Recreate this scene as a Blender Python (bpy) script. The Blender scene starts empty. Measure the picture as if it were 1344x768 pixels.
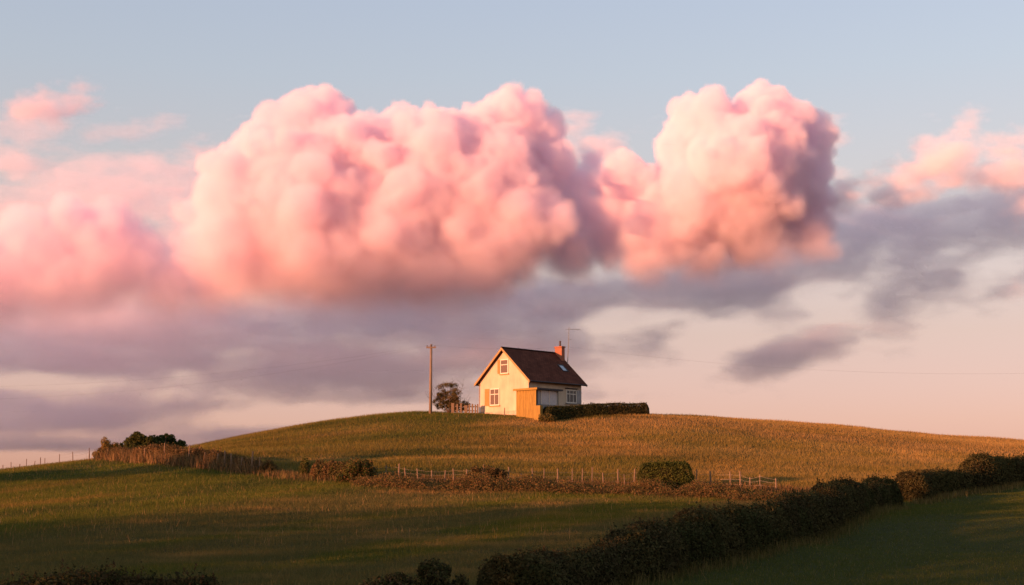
import bpy, math, random, time
import numpy as np
from mathutils import Vector, Matrix
R = math.radians
S = bpy.context.scene
COL = S.collection

# ------------------------------------------------------------------ camera
F_PX = 1866.7                      # focal length in photo pixels (1344 wide)
PITCH = R(8.11)
cam = bpy.data.objects.new('camera', bpy.data.cameras.new('camera'))
COL.objects.link(cam)
cam.data.sensor_width = 36
cam.data.lens = 50
cam.data.clip_start = 0.5
cam.data.clip_end = 30000
cam.location = (0, 0, 0)
cam.rotation_euler = (R(90) + PITCH, 0, 0)
S.camera = cam

# ------------------------------------------------------------------ sky, sun, exposure
SUN_AZ, SUN_EL = R(236), R(5.5)    # azimuth clockwise from +Y
SUN_DIR = Vector((math.sin(SUN_AZ) * math.cos(SUN_EL), math.cos(SUN_AZ) * math.cos(SUN_EL), math.sin(SUN_EL)))
world = bpy.data.worlds.new('World')
S.world = world
world.use_nodes = True
nt = world.node_tree
bg = nt.nodes['Background']
sky = nt.nodes.new('ShaderNodeTexSky')
sky.sky_type = 'NISHITA'
sky.sun_disc = False
sky.sun_elevation = SUN_EL
sky.sun_rotation = SUN_AZ
tc = nt.nodes.new('ShaderNodeTexCoord')
sep = nt.nodes.new('ShaderNodeSeparateXYZ')
nt.links.new(tc.outputs['Generated'], sep.inputs[0])
def sky_ramp(stops):
    r = nt.nodes.new('ShaderNodeValToRGB')
    nt.links.new(sep.outputs['Z'], r.inputs[0])
    el = r.color_ramp.elements
    while len(el) < len(stops):
        el.new(.5)
    for e, (p, c) in zip(el, stops):
        e.position = p
        e.color = (*c, 1)
    return r.outputs[0]


def sky_mix(blend, fac, a, b):
    m = nt.nodes.new('ShaderNodeMix')
    m.data_type = 'RGBA'
    m.blend_type = blend
    m.inputs[0].default_value = fac
    nt.links.new(a, m.inputs[6])
    nt.links.new(b, m.inputs[7])
    return m.outputs[2]


# evening tint of the clear air by elevation, and the even twilight glow of the side away from the sun
tint = sky_ramp([(0.0, (.42, .32, .75)), (.025, (.42, .315, .69)), (.051, (.43, .291, .494)), (.11, (.477, .303, .356)), (.213, (.629, .433, .427)), (.287, (.669, .517, .514)), (.336, (.707, .55, .56)), (.8, (.70, .55, .58))])
glow = sky_ramp([(p, tuple(v / .6 for v in c)) for p, c in ((0, (.73, .39, .28)), (.025, (.745, .413, .305)), (.051, (.768, .479, .381)), (.11, (.716, .533, .468)), (.213, (.624, .597, .604)), (.287, (.527, .584, .665)), (.336, (.480, .552, .672)), (.8, (.40, .48, .62)))])
nt.links.new(sky_mix('MIX', .55, sky_mix('MULTIPLY', 1, sky.outputs[0], tint), glow), bg.inputs[0])
bg.inputs[1].default_value = .15
sun_d = bpy.data.lights.new('sun', 'SUN')
sun_d.energy = 2.6
sun_d.color = (1, .385, .18)
sun_d.angle = R(.5)
sun = bpy.data.objects.new('sun', sun_d)
COL.objects.link(sun)
sun.rotation_euler = SUN_DIR.to_track_quat('Z', 'Y').to_euler()
S.view_settings.view_transform = 'Standard'
S.view_settings.look = 'None'
S.view_settings.exposure = 2.0
S.view_settings.gamma = 1
S.view_settings.use_curve_mapping = False
S.render.engine = 'CYCLES'
S.cycles.use_denoising = True
S.cycles.max_bounces = 12
S.cycles.diffuse_bounces = 3
S.cycles.glossy_bounces = 2
S.cycles.transmission_bounces = 3
S.cycles.transparent_max_bounces = 8
S.cycles.volume_bounces = 11
S.cycles.volume_step_rate = 1.5


def ray(px, py):
    """direction through a photo pixel, scaled so that its y (forward) is 1"""
    u, v = (px - 672) / F_PX, (384 - py) / F_PX
    c, s = math.cos(PITCH), math.sin(PITCH)
    x, y, z = u, c - v * s, s + v * c
    return Vector((x / y, 1, z / y))


def at(px, py, Y):
    return ray(px, py) * Y
# ------------------------------------------------------------------ clouds: real volumes some 4 km off
def lattice_noise(shape, cells, rng):
    """smooth value noise on a 3D grid: random lattice, cubic-eased linear upsampling"""
    a = rng.random([c + 2 for c in cells]).astype(np.float32) * 2 - 1
    for ax, (n, c) in enumerate(zip(shape, cells)):
        t = np.linspace(0, c, n, dtype=np.float32)
        i = np.minimum(t.astype(np.int32), c)
        f = t - i
        f = f * f * f * (f * (f * 6 - 15) + 10)
        sh = [1, 1, 1]
        sh[ax] = n
        f = f.reshape(sh)
        a = np.take(a, i, ax) * (1 - f) + np.take(a, i + 1, ax) * f
    return a


def fbm(shape, cells, octaves, seed, gain=.5, ridged=False):
    rng = np.random.default_rng(seed)
    out, amp, tot = None, 1., 0.
    cells = list(cells)
    for _ in range(octaves):
        n = lattice_noise(shape, cells, rng)
        if ridged:
            n = 1 - 2 * np.abs(n) ** .8
        out = n * amp if out is None else out + n * amp
        tot += amp
        amp *= gain
        cells = [c * 2 for c in cells]
    return out / tot * 1.6


def smooth(a, b, x):
    t = np.clip((x - a) / (b - a), 0, 1)
    return t * t * (3 - 2 * t)


def volume_object(name, lo, hi, dens, mat, obj=None):
    """turns a density grid into a Volume: the grid rides on a mesh's vertices and a geometry-nodes Volume Cube samples it"""
    nx, ny, nz = dens.shape
    me = bpy.data.meshes.new(name)
    n = nx * ny * nz
    me.vertices.add(n)
    xs, ys, zs = (np.linspace(lo[i], hi[i], dens.shape[i], dtype=np.float32) for i in range(3))
    co = np.empty((nx, ny, nz, 3), np.float32)
    co[..., 0] = xs[:, None, None]
    co[..., 1] = ys[None, :, None]
    co[..., 2] = zs[None, None, :]
    me.vertices.foreach_set('co', co.ravel())
    at_ = me.attributes.new('dens', 'FLOAT', 'POINT')
    at_.data.foreach_set('value', dens.astype(np.float32).ravel())
    o = bpy.data.objects.new(name, me)
    COL.objects.link(o)
    ng = bpy.data.node_groups.new(name + '_volume', 'GeometryNodeTree')
    ng.interface.new_socket('Geometry', in_out='INPUT', socket_type='NodeSocketGeometry')
    ng.interface.new_socket('Geometry', in_out='OUTPUT', socket_type='NodeSocketGeometry')
    N, L = ng.nodes.new, ng.links.new
    gi, go = N('NodeGroupInput'), N('NodeGroupOutput')
    vc = N('GeometryNodeVolumeCube')
    vc.inputs['Min'].default_value = lo
    vc.inputs['Max'].default_value = hi
    vc.inputs['Resolution X'].default_value = nx
    vc.inputs['Resolution Y'].default_value = ny
    vc.inputs['Resolution Z'].default_value = nz
    pos, sp = N('GeometryNodeInputPosition'), N('ShaderNodeSeparateXYZ')
    L(pos.outputs[0], sp.inputs[0])
    idx = None
    for k, (res, stride) in enumerate(((nx, ny * nz), (ny, nz), (nz, 1))):
        m = N('ShaderNodeMapRange')
        m.inputs['From Min'].default_value = lo[k]
        m.inputs['From Max'].default_value = hi[k]
        m.inputs['To Min'].default_value = 0
        m.inputs['To Max'].default_value = res - 1
        L(sp.outputs[k], m.inputs['Value'])
        f = N('FunctionNodeFloatToInt')
        f.rounding_mode = 'ROUND'
        L(m.outputs[0], f.inputs[0])
        mm = N('FunctionNodeIntegerMath')
        mm.operation = 'MULTIPLY_ADD'
        L(f.outputs[0], mm.inputs[0])
        mm.inputs[1].default_value = stride
        mm.inputs[2].default_value = 0
        if idx is not None:
            L(idx, mm.inputs[2])
        idx = mm.outputs[0]
    na = N('GeometryNodeInputNamedAttribute')
    na.data_type = 'FLOAT'
    na.inputs[0].default_value = 'dens'
    si = N('GeometryNodeSampleIndex')
    si.data_type = 'FLOAT'
    si.clamp = True
    L(gi.outputs[0], si.inputs[0])
    L(na.outputs[0], si.inputs[1])
    L(idx, si.inputs['Index'])
    L(si.outputs[0], vc.inputs['Density'])
    sm = N('GeometryNodeSetMaterial')
    sm.inputs['Material'].default_value = mat
    L(vc.outputs[0], sm.inputs[0])
    L(sm.outputs[0], go.inputs[0])
    md = o.modifiers.new('volume', 'NODES')
    md.node_group = ng
    me.materials.append(mat)
    return o


def cloud_material(name, colour):
    m = bpy.data.materials.new(name)
    m.use_nodes = True
    t = m.node_tree
    t.nodes.clear()
    out = t.nodes.new('ShaderNodeOutputMaterial')
    pv = t.nodes.new('ShaderNodeVolumePrincipled')
    pv.inputs['Color'].default_value = (*colour, 1)
    pv.inputs['Density'].default_value = CLOUD_EXT
    pv.inputs['Anisotropy'].default_value = CLOUD_G
    t.links.new(pv.outputs[0], out.inputs['Volume'])
    return m


CLOUD_EXT, CLOUD_G = .030, -.3
CY = 4000.                      # distance of the cloud bank
rng = random.Random(5)


def cumulus(puffs, n_sub, seed, lo, hi, shape, flat_py=None):
    """signed field (px-sized units -> metres) of a union of puffs, each carrying smaller puffs on its skin"""
    r = random.Random(seed)
    k = CY / F_PX
    balls = []
    for px, py, rad, dy in puffs:
        c = at(px, py, CY) + Vector((0, dy, 0))
        R0 = rad * k
        balls.append((c, R0))
        lvl = [(c, R0)]
        for gen, (cnt, f0, f1) in enumerate(((n_sub, .3, .5), (n_sub // 2, .3, .5))):
            nxt = []
            for (cc, rr) in lvl:
                for _ in range(cnt):
                    d = Vector((r.gauss(0, 1), r.gauss(0, 1), r.gauss(.25, 1))).normalized()
                    rs = rr * r.uniform(f0, f1)
                    nxt.append((cc + d * (rr - rs * .35), rs))
            balls += nxt
            lvl = nxt
    f = np.full(shape, -1e3, np.float32)
    xs, ys, zs = (np.linspace(lo[i], hi[i], shape[i], dtype=np.float32) for i in range(3))
    dx = [(hi[i] - lo[i]) / (shape[i] - 1) for i in range(3)]
    for c, rr in balls:
        m = rr + 60
        sl = []
        ok = True
        for i in range(3):
            a = max(0, int((c[i] - m - lo[i]) / dx[i]))
            b = min(shape[i], int((c[i] + m - lo[i]) / dx[i]) + 2)
            if b <= a:
                ok = False
                break
            sl.append(slice(a, b))
        if not ok:
            continue
        sl = tuple(sl)
        d = np.sqrt((xs[sl[0]][:, None, None] - c.x) ** 2 + (ys[sl[1]][None, :, None] - c.y) ** 2 + (zs[sl[2]][None, None, :] - c.z) ** 2)
        f[sl] = np.maximum(f[sl], rr - d)
    return f


def sheet(shape, lo, hi, blobs, y0, thick, cells, seed, amp, edge, oct_=4, gaps=()):
    """a layer of flat cloud: soft ellipses (px, py, rx, ry, tilt, weight) broken up by noise"""
    xs, ys, zs = (np.linspace(lo[i], hi[i], shape[i], dtype=np.float32) for i in range(3))
    c, s = math.cos(PITCH), math.sin(PITCH)
    tz = (zs / y0)
    t = np.tan(np.arctan(tz) - PITCH)              # picture height on the centre line
    py = 384 - t * F_PX
    px = 672 + xs / y0 * F_PX
    PX, PY = np.meshgrid(px, py, indexing='ij')
    m = np.full(PX.shape, -1., np.float32)
    for (bx, by, rx, ry, tilt, wgt) in blobs:
        ct, st = math.cos(R(tilt)), math.sin(R(tilt))
        u = ((PX - bx) * ct - (PY - by) * st) / rx
        v = ((PX - bx) * st + (PY - by) * ct) / ry
        q = 1 - np.sqrt(u * u + v * v)
        m = np.maximum(m, np.where(q > 0, np.minimum(q * wgt * .75, 1.25), q * 1.2))
    for (bx, by, rx, ry, tilt, wgt) in gaps:        # breaks in the layer
        ct, st = math.cos(R(tilt)), math.sin(R(tilt))
        u = ((PX - bx) * ct - (PY - by) * st) / rx
        v = ((PX - bx) * st + (PY - by) * ct) / ry
        m = m - wgt * np.clip(1.3 - np.sqrt(u * u + v * v), 0, 1)
    n = fbm(shape, cells, oct_, seed, gain=.62)
    yy = ((ys - y0) / thick)[None, :, None]
    return smooth(0, edge, m[:, None, :] + n * amp - yy * yy * .6)


MAIN = [(430, 150, 32, 0), (395, 178, 50, 0), (360, 215, 58, 0), (325, 262, 50, 0), (276, 262, 24, 20), (285, 300, 30, 10), (400, 285, 105, 0), (330, 330, 58, 0), (445, 330, 80, 10),
        (520, 168, 32, 20), (500, 205, 45, 20), (580, 185, 44, 20), (622, 165, 26, 20), (662, 155, 42, 10), (697, 188, 40, 20), (570, 265, 105, 20), (665, 255, 80, 30), (500, 270, 90, 5),
        (560, 345, 75, 15), (690, 300, 58, -60), (640, 330, 70, 20), (745, 325, 45, 40), (735, 270, 30, 30), (340, 350, 55, 0), (430, 372, 50, 0), (510, 372, 48, 10), (600, 378, 38, 20), (275, 320, 36, 20)]
_r = random.Random(21)
MAIN += [(x + _r.uniform(-14, 14), y + _r.uniform(-10, 10), _r.uniform(50, 66), _r.uniform(-55, -35)) for x in range(325, 700, 42) for y in (262, 312, 350) if not (x > 620 and y > 330)]
MAIN += [(x, y, r_, 60) for x, y, r_ in ((770, 275, 30), (795, 315, 40), (755, 335, 40), (782, 206, 15), (770, 232, 16))]
MAIN += [(x, y, r_, 5) for x, y, r_ in ((470, 190, 40), (475, 235, 65), (455, 280, 70), (625, 200, 50), (620, 240, 60), (720, 225, 34), (715, 290, 45), (250, 280, 20), (262, 330, 36))]
MAIN += [(470, 215, 56, -35), (505, 245, 66, -40), (440, 225, 66, -35), (560, 225, 64, -35), (610, 285, 76, -35), (400, 240, 74, -30), (450, 300, 76, -45), (530, 305, 80, -45), (485, 270, 70, -50), (640, 230, 56, -20)]
RIGHT = [(1000, 148, 44, 0), (940, 182, 56, 0), (1045, 185, 42, 10), (885, 172, 20, 0), (960, 250, 88, 0), (1030, 245, 56, 10), (895, 250, 55, 10), (838, 258, 44, 30), (800, 240, 24, 40),
         (890, 300, 55, 10), (985, 305, 55, 20), (1060, 300, 36, 40), (930, 330, 40, 20), (825, 245, 46, 5), (800, 285, 42, 15), (860, 290, 60, 0), (845, 330, 40, 20), (905, 205, 46, 0), (985, 200, 60, -10), (1000, 225, 64, -55), (950, 220, 66, -50), (905, 265, 60, -50), (1010, 185, 50, -40), (780, 290, 36, 30), (765, 250, 24, 40)]
LEFT = [(60, 355, 60, 0), (120, 370, 55, 10), (20, 300, 26, 0), (190, 340, 36, 20), (145, 297, 26, 0), (95, 312, 44, 0), (45, 318, 40, -10), (10, 330, 40, 0), (150, 345, 60, 10), (70, 375, 60, 0), (-20, 380, 70, 0), (215, 375, 50, 40), (270, 372, 45, 60)]
DARK = [(150, 430, 560, 66, 0, 2.6), (560, 415, 380, 62, 2, 2.6), (900, 385, 320, 46, 7, 2.3), (80, 475, 460, 54, 0, 2.0), (420, 480, 340, 62, 0, 2.2), (180, 548, 520, 40, -2, 2.2),
        (60, 585, 340, 20, 0, 1.8), (640, 460, 260, 62, 8, 2.0), (500, 525, 170, 24, 4, 1.4), (170, 255, 180, 32, 3, 1.1), (250, 290, 90, 60, 0, 1.1), (60, 290, 90, 40, 0, .9),
        (1150, 318, 270, 62, 12, 2.4), (1330, 285, 170, 66, 15, 1.8), (1100, 300, 90, 56, 0, 1.4), (830, 435, 110, 56, 20, 1.5), (1030, 466, 92, 25, 16, 2.6), (1060, 455, 50, 14, 20, 1.6),
        (1185, 380, 70, 52, 45, 1.6), (1270, 365, 140, 36, 10, 1.6), (1010, 385, 140, 38, 8, 1.4), (750, 255, 42, 95, 0, 1.2), (1085, 195, 28, 46, 0, 1.0), (790, 210, 30, 24, 0, .9)]
VEIL = [(300, 440, 520, 42, 0, 1.6), (60, 425, 200, 40, 0, 1.2), (720, 405, 260, 48, 6, 1.6), (950, 372, 240, 26, 6, 1.3), (690, 350, 110, 40, 10, .9), (1080, 330, 120, 40, 10, 1.0)]
WISP = [(1235, 222, 88, 36, 30, 1.5), (1190, 245, 50, 34, 0, 1.2), (1335, 225, 44, 54, 30, 1.0), (1110, 262, 30, 22, 20, .8), (915, 50, 40, 8, 8, .5), (1210, 18, 80, 9, 10, .7), (785, 200, 26, 16, 0, .9),
        (45, 142, 70, 22, 14, 1.0)]
STREAK = [(60, 142, 95, 26, 12, 1.2), (140, 168, 60, 14, 10, .8), (150, 228, 190, 26, 6, 1.5), (10, 210, 80, 16, 8, 1.0), (252, 195, 36, 16, 20, 1.0), (90, 262, 200, 30, 2, 1.4), (240, 255, 90, 40, 0, 1.3), (30, 180, 60, 10, 10, .6)]
GLOW = [(130, 470, 60, 10, 0, .7), (240, 520, 40, 10, 0, .7), (130, 518, 18, 10, 0, .7), (900, 335, 60, 16, 8, 1.0), (675, 348, 45, 12, 0, 1.0), (1000, 350, 80, 14, 8, .8)]


GAPS = [(60, 500, 130, 13, 0, 1.5), (380, 546, 190, 17, 4, 1.8), (840, 418, 85, 26, 10, 1.5), (60, 604, 200, 12, 0, 2.5), (1060, 388, 50, 22, 20, 1.0), (1310, 355, 60, 24, 20, 1.2), (930, 440, 60, 24, 20, 1.2), (1165, 330, 30, 20, 30, .8), (770, 270, 30, 50, 0, 1)]


def build_clouds():
    t0 = time.time()
    lo = (-1720., 3700., 60.)
    hi = (1720., 4300., 1230.)
    vs = 7.
    shape = tuple(int((hi[i] - lo[i]) / vs) + 1 for i in range(3))
    f = cumulus(MAIN + RIGHT + LEFT, 8, 3, lo, hi, shape)
    cells = [max(2, int((hi[i] - lo[i]) / 260)) for i in range(3)]
    n = fbm(shape, cells, 6, 1, gain=.6)
    zz = np.linspace(lo[2], hi[2], shape[2], dtype=np.float32)[None, None, :]
    f = f + n * np.interp(zz, [500, 780, 960], [18, 20, 34]).astype(np.float32) + fbm(shape, [k_ * 7 for k_ in cells], 2, 44, gain=.66) * 9
    # crisp heads, soft ragged skirts
    zz = np.linspace(lo[2], hi[2], shape[2], dtype=np.float32)[None, None, :]
    soft = np.interp(zz, [440, 600, 760, 940], [170, 100, 44, 14]).astype(np.float32)
    t = np.clip((f + 8 + (soft - 16) * .3) / soft, 0, 1)
    d = t * t * (3 - 2 * t)
    flat = [14, 6, 10]
    d *= np.interp(zz, [430, 520, 640, 800], [.05, .22, .6, 1]).astype(np.float32)
    d = np.maximum(d, sheet(shape, lo, hi, VEIL, 3800, 70, [18, 6, 16], 17, 1.1, 1.5, 6) * CLOUD_VEIL)
    d = np.maximum(d, sheet(shape, lo, hi, GLOW, 3850, 60, [34, 6, 22], 9, .9, 1.2, 6) * .08)
    d = np.maximum(d, sheet(shape, lo, hi, WISP, 4050, 120, [34, 8, 22], 8, 1.0, 1.1, 6) * .45)
    o = volume_object('clouds', lo, hi, d, cloud_material('cumulus_vapour', (.998, .90, .97)))
    o['kind'] = 'stuff'
    o['label'] = 'pink lit cumulus clouds heaped above the hill'
    grey = cloud_material('stratus_vapour', STRATUS)
    lo = (-1760., 4380., 60.)
    hi = (1760., 4780., 1230.)
    shape = tuple(int((hi[i] - lo[i]) / vs) + 1 for i in range(3))
    d = sheet(shape, lo, hi, DARK, 4580, 170, [20, 6, 18], 7, 1.35, .7, 6, GAPS) * CLOUD_DARK
    d = np.maximum(d, sheet(shape, lo, hi, STREAK, 4480, 130, [26, 6, 22], 27, 1.2, 1.1, 6) * .17)
    o = volume_object('low_clouds', lo, hi, d, grey)
    o['kind'] = 'stuff'
    o['label'] = 'lavender layers of ragged cloud under the pink cumulus'
    m = grey
    # cloud added out of view on the left, its top shaped to shade the low layers
    lo = (-3000., 1000., 60.)
    hi = (-2200., 4400., 1300.)
    shape = (28, 100, 50)
    xs, ys, zs = (np.linspace(lo[i], hi[i], shape[i], dtype=np.float32) for i in range(3))
    top = np.interp(ys, [1000, 1850, 2640, 3117, 4400], BANK_TOP)
    n = fbm(shape, [4, 16, 6], 3, 12)
    d = smooth(0, 80, top[None, :, None] - zs[None, None, :] + n * 60) * smooth(0, 120, 400 - abs(xs + 2600))[:, None, None] * BANK_D
    o2 = volume_object('shade_bank', lo, hi, d, m)
    o2['kind'] = 'stuff'
    o2['label'] = 'unseen cloud bank added left of the view to shade the low clouds'
    print('clouds built', time.time() - t0)


CLOUD_DARK, CLOUD_VEIL, BANK_D = .15, .09, .14
STRATUS = (.965, .915, .995)
BANK_TOP = [1100, 1030, 750, 680, 660]
build_clouds()
# ------------------------------------------------------------------ helpers
def tag(o, label=None, cat=None, group=None, kind=None):
    if label: o['label'] = label
    if cat: o['category'] = cat
    if group: o['group'] = group
    if kind: o['kind'] = kind
    return o


def empty(name, loc, rz=0.):
    o = bpy.data.objects.new(name, None)
    COL.objects.link(o)
    o.empty_display_size = .3
    o.location = loc
    o.rotation_euler = (0, 0, rz)
    return o


class MB:
    """collects boxes, prisms and tubes; build() links them as one mesh object"""
    def __init__(self):
        self.v, self.f = [], []

    def add(self, vs, fs):
        n = len(self.v)
        self.v += [tuple(p) for p in vs]
        self.f += [tuple(i + n for i in f) for f in fs]
        return self

    def box(self, a, b):
        (x0, y0, z0), (x1, y1, z1) = a, b
        return self.add([(x0, y0, z0), (x1, y0, z0), (x1, y1, z0), (x0, y1, z0), (x0, y0, z1), (x1, y0, z1), (x1, y1, z1), (x0, y1, z1)],
                        [(0, 3, 2, 1), (4, 5, 6, 7), (0, 1, 5, 4), (1, 2, 6, 5), (2, 3, 7, 6), (3, 0, 4, 7)])

    def hexa(self, p):
        return self.add(p, [(0, 3, 2, 1), (4, 5, 6, 7), (0, 1, 5, 4), (1, 2, 6, 5), (2, 3, 7, 6), (3, 0, 4, 7)])

    def tube(self, pts, rad, n=7, caps=True):
        pts = [Vector(p) for p in pts]
        rads = rad if isinstance(rad, (list, tuple)) else [rad] * len(pts)
        vs, fs = [], []
        for i, p in enumerate(pts):
            d = (pts[min(i + 1, len(pts) - 1)] - pts[max(i - 1, 0)]).normalized()
            a = d.orthogonal().normalized()
            if abs(d.z) > .7:
                a = (Vector((1, 0, 0)) - d * d.x).normalized()
            b = d.cross(a)
            for k in range(n):
                t = 2 * math.pi * k / n
                vs.append(p + (a * math.cos(t) + b * math.sin(t)) * rads[i])
        for i in range(len(pts) - 1):
            for k in range(n):
                q = (k + 1) % n
                fs.append((i * n + k, i * n + q, (i + 1) * n + q, (i + 1) * n + k))
        if caps:
            fs.append(tuple(range(n))[::-1])
            fs.append(tuple(range((len(pts) - 1) * n, len(pts) * n)))
        return self.add(vs, fs)

    def build(self, name, m, parent=None, smooth_=False, bevel=0.):
        me = bpy.data.meshes.new(name)
        me.from_pydata(self.v, [], self.f)
        me.materials.append(m)
        me.update()
        if smooth_:
            for p in me.polygons:
                p.use_smooth = True
        o = bpy.data.objects.new(name, me)
        COL.objects.link(o)
        o.parent = parent
        if bevel:
            b = o.modifiers.new('bevel', 'BEVEL')
            b.width = bevel
            b.segments = 2
            b.limit_method = 'ANGLE'
        return o


def mat(name, col, rough=.8, var=.25, scale=3., bump=0., bscale=20., metallic=0., spec=.3, stretch=(1, 1, 1)):
    m = bpy.data.materials.new(name)
    m.use_nodes = True
    t = m.node_tree
    b = t.nodes['Principled BSDF']
    b.inputs['Roughness'].default_value = rough
    b.inputs['Metallic'].default_value = metallic
    b.inputs['Specular IOR Level'].default_value = spec
    tc_ = t.nodes.new('ShaderNodeTexCoord')
    mp = t.nodes.new('ShaderNodeMapping')
    mp.inputs['Scale'].default_value = stretch
    t.links.new(tc_.outputs['Object'], mp.inputs[0])
    n = t.nodes.new('ShaderNodeTexNoise')
    n.inputs['Scale'].default_value = scale
    n.inputs['Detail'].default_value = 6
    n.inputs['Roughness'].default_value = .6
    t.links.new(mp.outputs[0], n.inputs['Vector'])
    r = t.nodes.new('ShaderNodeValToRGB')
    r.color_ramp.elements[0].position = .3
    r.color_ramp.elements[1].position = .7
    r.color_ramp.elements[0].color = (*[c * (1 - var) for c in col], 1)
    r.color_ramp.elements[1].color = (*[min(1, c * (1 + var * .6)) for c in col], 1)
    t.links.new(n.outputs['Fac'], r.inputs[0])
    t.links.new(r.outputs[0], b.inputs['Base Color'])
    if bump:
        n2 = t.nodes.new('ShaderNodeTexNoise')
        n2.inputs['Scale'].default_value = bscale
        n2.inputs['Detail'].default_value = 4
        t.links.new(mp.outputs[0], n2.inputs['Vector'])
        bp = t.nodes.new('ShaderNodeBump')
        bp.inputs['Strength'].default_value = bump
        bp.inputs['Distance'].default_value = .03
        t.links.new(n2.outputs['Fac'], bp.inputs['Height'])
        t.links.new(bp.outputs[0], b.inputs['Normal'])
    return m


def leaf_mat(name, transl=.3, rough=.6):
    """foliage: each leaf's own colour is carried by the mesh, light passes partly through"""
    m = bpy.data.materials.new(name)
    m.use_nodes = True
    t = m.node_tree
    t.nodes.clear()
    out = t.nodes.new('ShaderNodeOutputMaterial')
    at_ = t.nodes.new('ShaderNodeAttribute')
    at_.attribute_name = 'leaf_colour'
    d = t.nodes.new('ShaderNodeBsdfDiffuse')
    tr = t.nodes.new('ShaderNodeBsdfTranslucent')
    mx = t.nodes.new('ShaderNodeMixShader')
    mx.inputs[0].default_value = transl
    t.links.new(at_.outputs['Color'], d.inputs[0])
    t.links.new(at_.outputs['Color'], tr.inputs[0])
    t.links.new(d.outputs[0], mx.inputs[1])
    t.links.new(tr.outputs[0], mx.inputs[2])
    t.links.new(mx.outputs[0], out.inputs[0])
    return m


def raw_mesh(name, co, k, m, colour=None, parent=None):
    """mesh of separate k-gons from an (n*k, 3) coordinate array"""
    n = len(co) // k
    me = bpy.data.meshes.new(name)
    me.vertices.add(n * k)
    me.vertices.foreach_set('co', np.ascontiguousarray(co, np.float32).ravel())
    me.loops.add(n * k)
    me.loops.foreach_set('vertex_index', np.arange(n * k, dtype=np.int32))
    me.polygons.add(n)
    me.polygons.foreach_set('loop_start', np.arange(0, n * k, k, dtype=np.int32))
    me.update(calc_edges=True)
    if colour is not None:
        a = me.attributes.new('leaf_colour', 'FLOAT_COLOR', 'POINT')
        c = np.ones((n, k, 4), np.float32)
        c[..., :3] = colour[:, None, :]
        a.data.foreach_set('color', c.ravel())
    me.materials.append(m)
    o = bpy.data.objects.new(name, me)
    COL.objects.link(o)
    o.parent = parent
    return o


NR = np.random.default_rng(11)


def leaf_quads(c, size, nrm=None, spread=1., aspect=.6):
    """diamond leaves at centres c; normals scattered round nrm"""
    n = len(c)
    d = NR.normal(size=(n, 3))
    if nrm is not None:
        d = nrm + d * spread
    d /= np.linalg.norm(d, axis=1, keepdims=True) + 1e-9
    a = np.cross(d, NR.normal(size=(n, 3)))
    a /= np.linalg.norm(a, axis=1, keepdims=True) + 1e-9
    b = np.cross(d, a)
    s = (np.asarray(size) * NR.uniform(.6, 1.35, n))[:, None]
    q = np.stack([c - a * s, c - b * s * aspect, c + a * s, c + b * s * aspect], 1)
    return q.reshape(-1, 3)


def tint_cols(n, cols, jitter=.25):
    cols = np.array(cols, np.float32)
    c = cols[NR.integers(0, len(cols), n)]
    return c * NR.uniform(1 - jitter, 1 + jitter, (n, 1)).astype(np.float32)


def vnoise(x, y, cell, seed):
    """2D value noise"""
    g = np.random.default_rng(seed).random((64, 64))
    x, y = np.asarray(x) / cell, np.asarray(y) / cell
    i, j = np.floor(x).astype(int), np.floor(y).astype(int)
    f, h = x - i, y - j
    f, h = f * f * (3 - 2 * f), h * h * (3 - 2 * h)
    G = lambda a, b: g[a % 64, b % 64]
    return (G(i, j) * (1 - f) + G(i + 1, j) * f) * (1 - h) + (G(i, j + 1) * (1 - f) + G(i + 1, j + 1) * f) * h


def fnoise(x, y, cell, seed, octs=3):
    s, a, t = 0, 1., 0
    for k in range(octs):
        s = s + vnoise(x, y, cell / 2 ** k, seed + k) * a
        t += a
        a *= .5
    return s / t


def vnoise1(x, cell, seed):
    return vnoise(x, np.zeros_like(np.asarray(x, float)), cell, seed)


# ------------------------------------------------------------------ terrain
CTRL = [  # photo pixel and distance of points on the ground
    (-200, 770, 46), (0, 770, 46), (300, 769, 46), (672, 768, 46), (1000, 768, 47), (1344, 768, 49), (1550, 766, 49),
    (-150, 700, 66), (0, 700, 66), (300, 700, 66), (672, 696, 66), (860, 752, 50), (1000, 712, 60), (1100, 722, 61), (1344, 692, 66), (1200, 692, 68), (1550, 680, 68),
    (-150, 650, 92), (0, 645, 95), (150, 642, 92), (300, 645, 88), (480, 648, 88), (672, 653, 86), (870, 659, 84), (1000, 664, 83), (1165, 664, 84), (1344, 633, 99), (1500, 615, 110),
    (400, 628, 98), (492, 629, 97), (600, 633, 96), (684, 635, 95), (820, 636, 95), (920, 640, 94), (1019, 645, 92),
    (-150, 632, 108), (0, 618, 115), (60, 611, 117), (110, 607, 119), (180, 607, 112), (250, 612, 106), (320, 619, 101), (200, 600, 122),
    (245, 588, 141), (300, 578, 139), (400, 561, 136), (500, 546, 131), (560, 542, 129), (640, 543, 127), (690, 546, 124), (700, 548.5, 121.5), (725, 548.5, 121.5), (655, 547, 122.5), (600, 544.5, 125), (800, 547, 122.5), (850, 546, 124), (770, 545.5, 130), (850, 545.5, 132), (930, 549, 134), (1000, 553, 135),
    (1100, 561, 136), (1200, 569, 137), (1344, 580, 138), (1550, 592, 138),
    (380, 596, 112), (500, 590, 111), (600, 590, 110), (800, 592, 110), (1000, 596, 111), (1200, 598, 115), (1344, 604, 117), (640, 563, 119), (780, 565, 119)]


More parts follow.
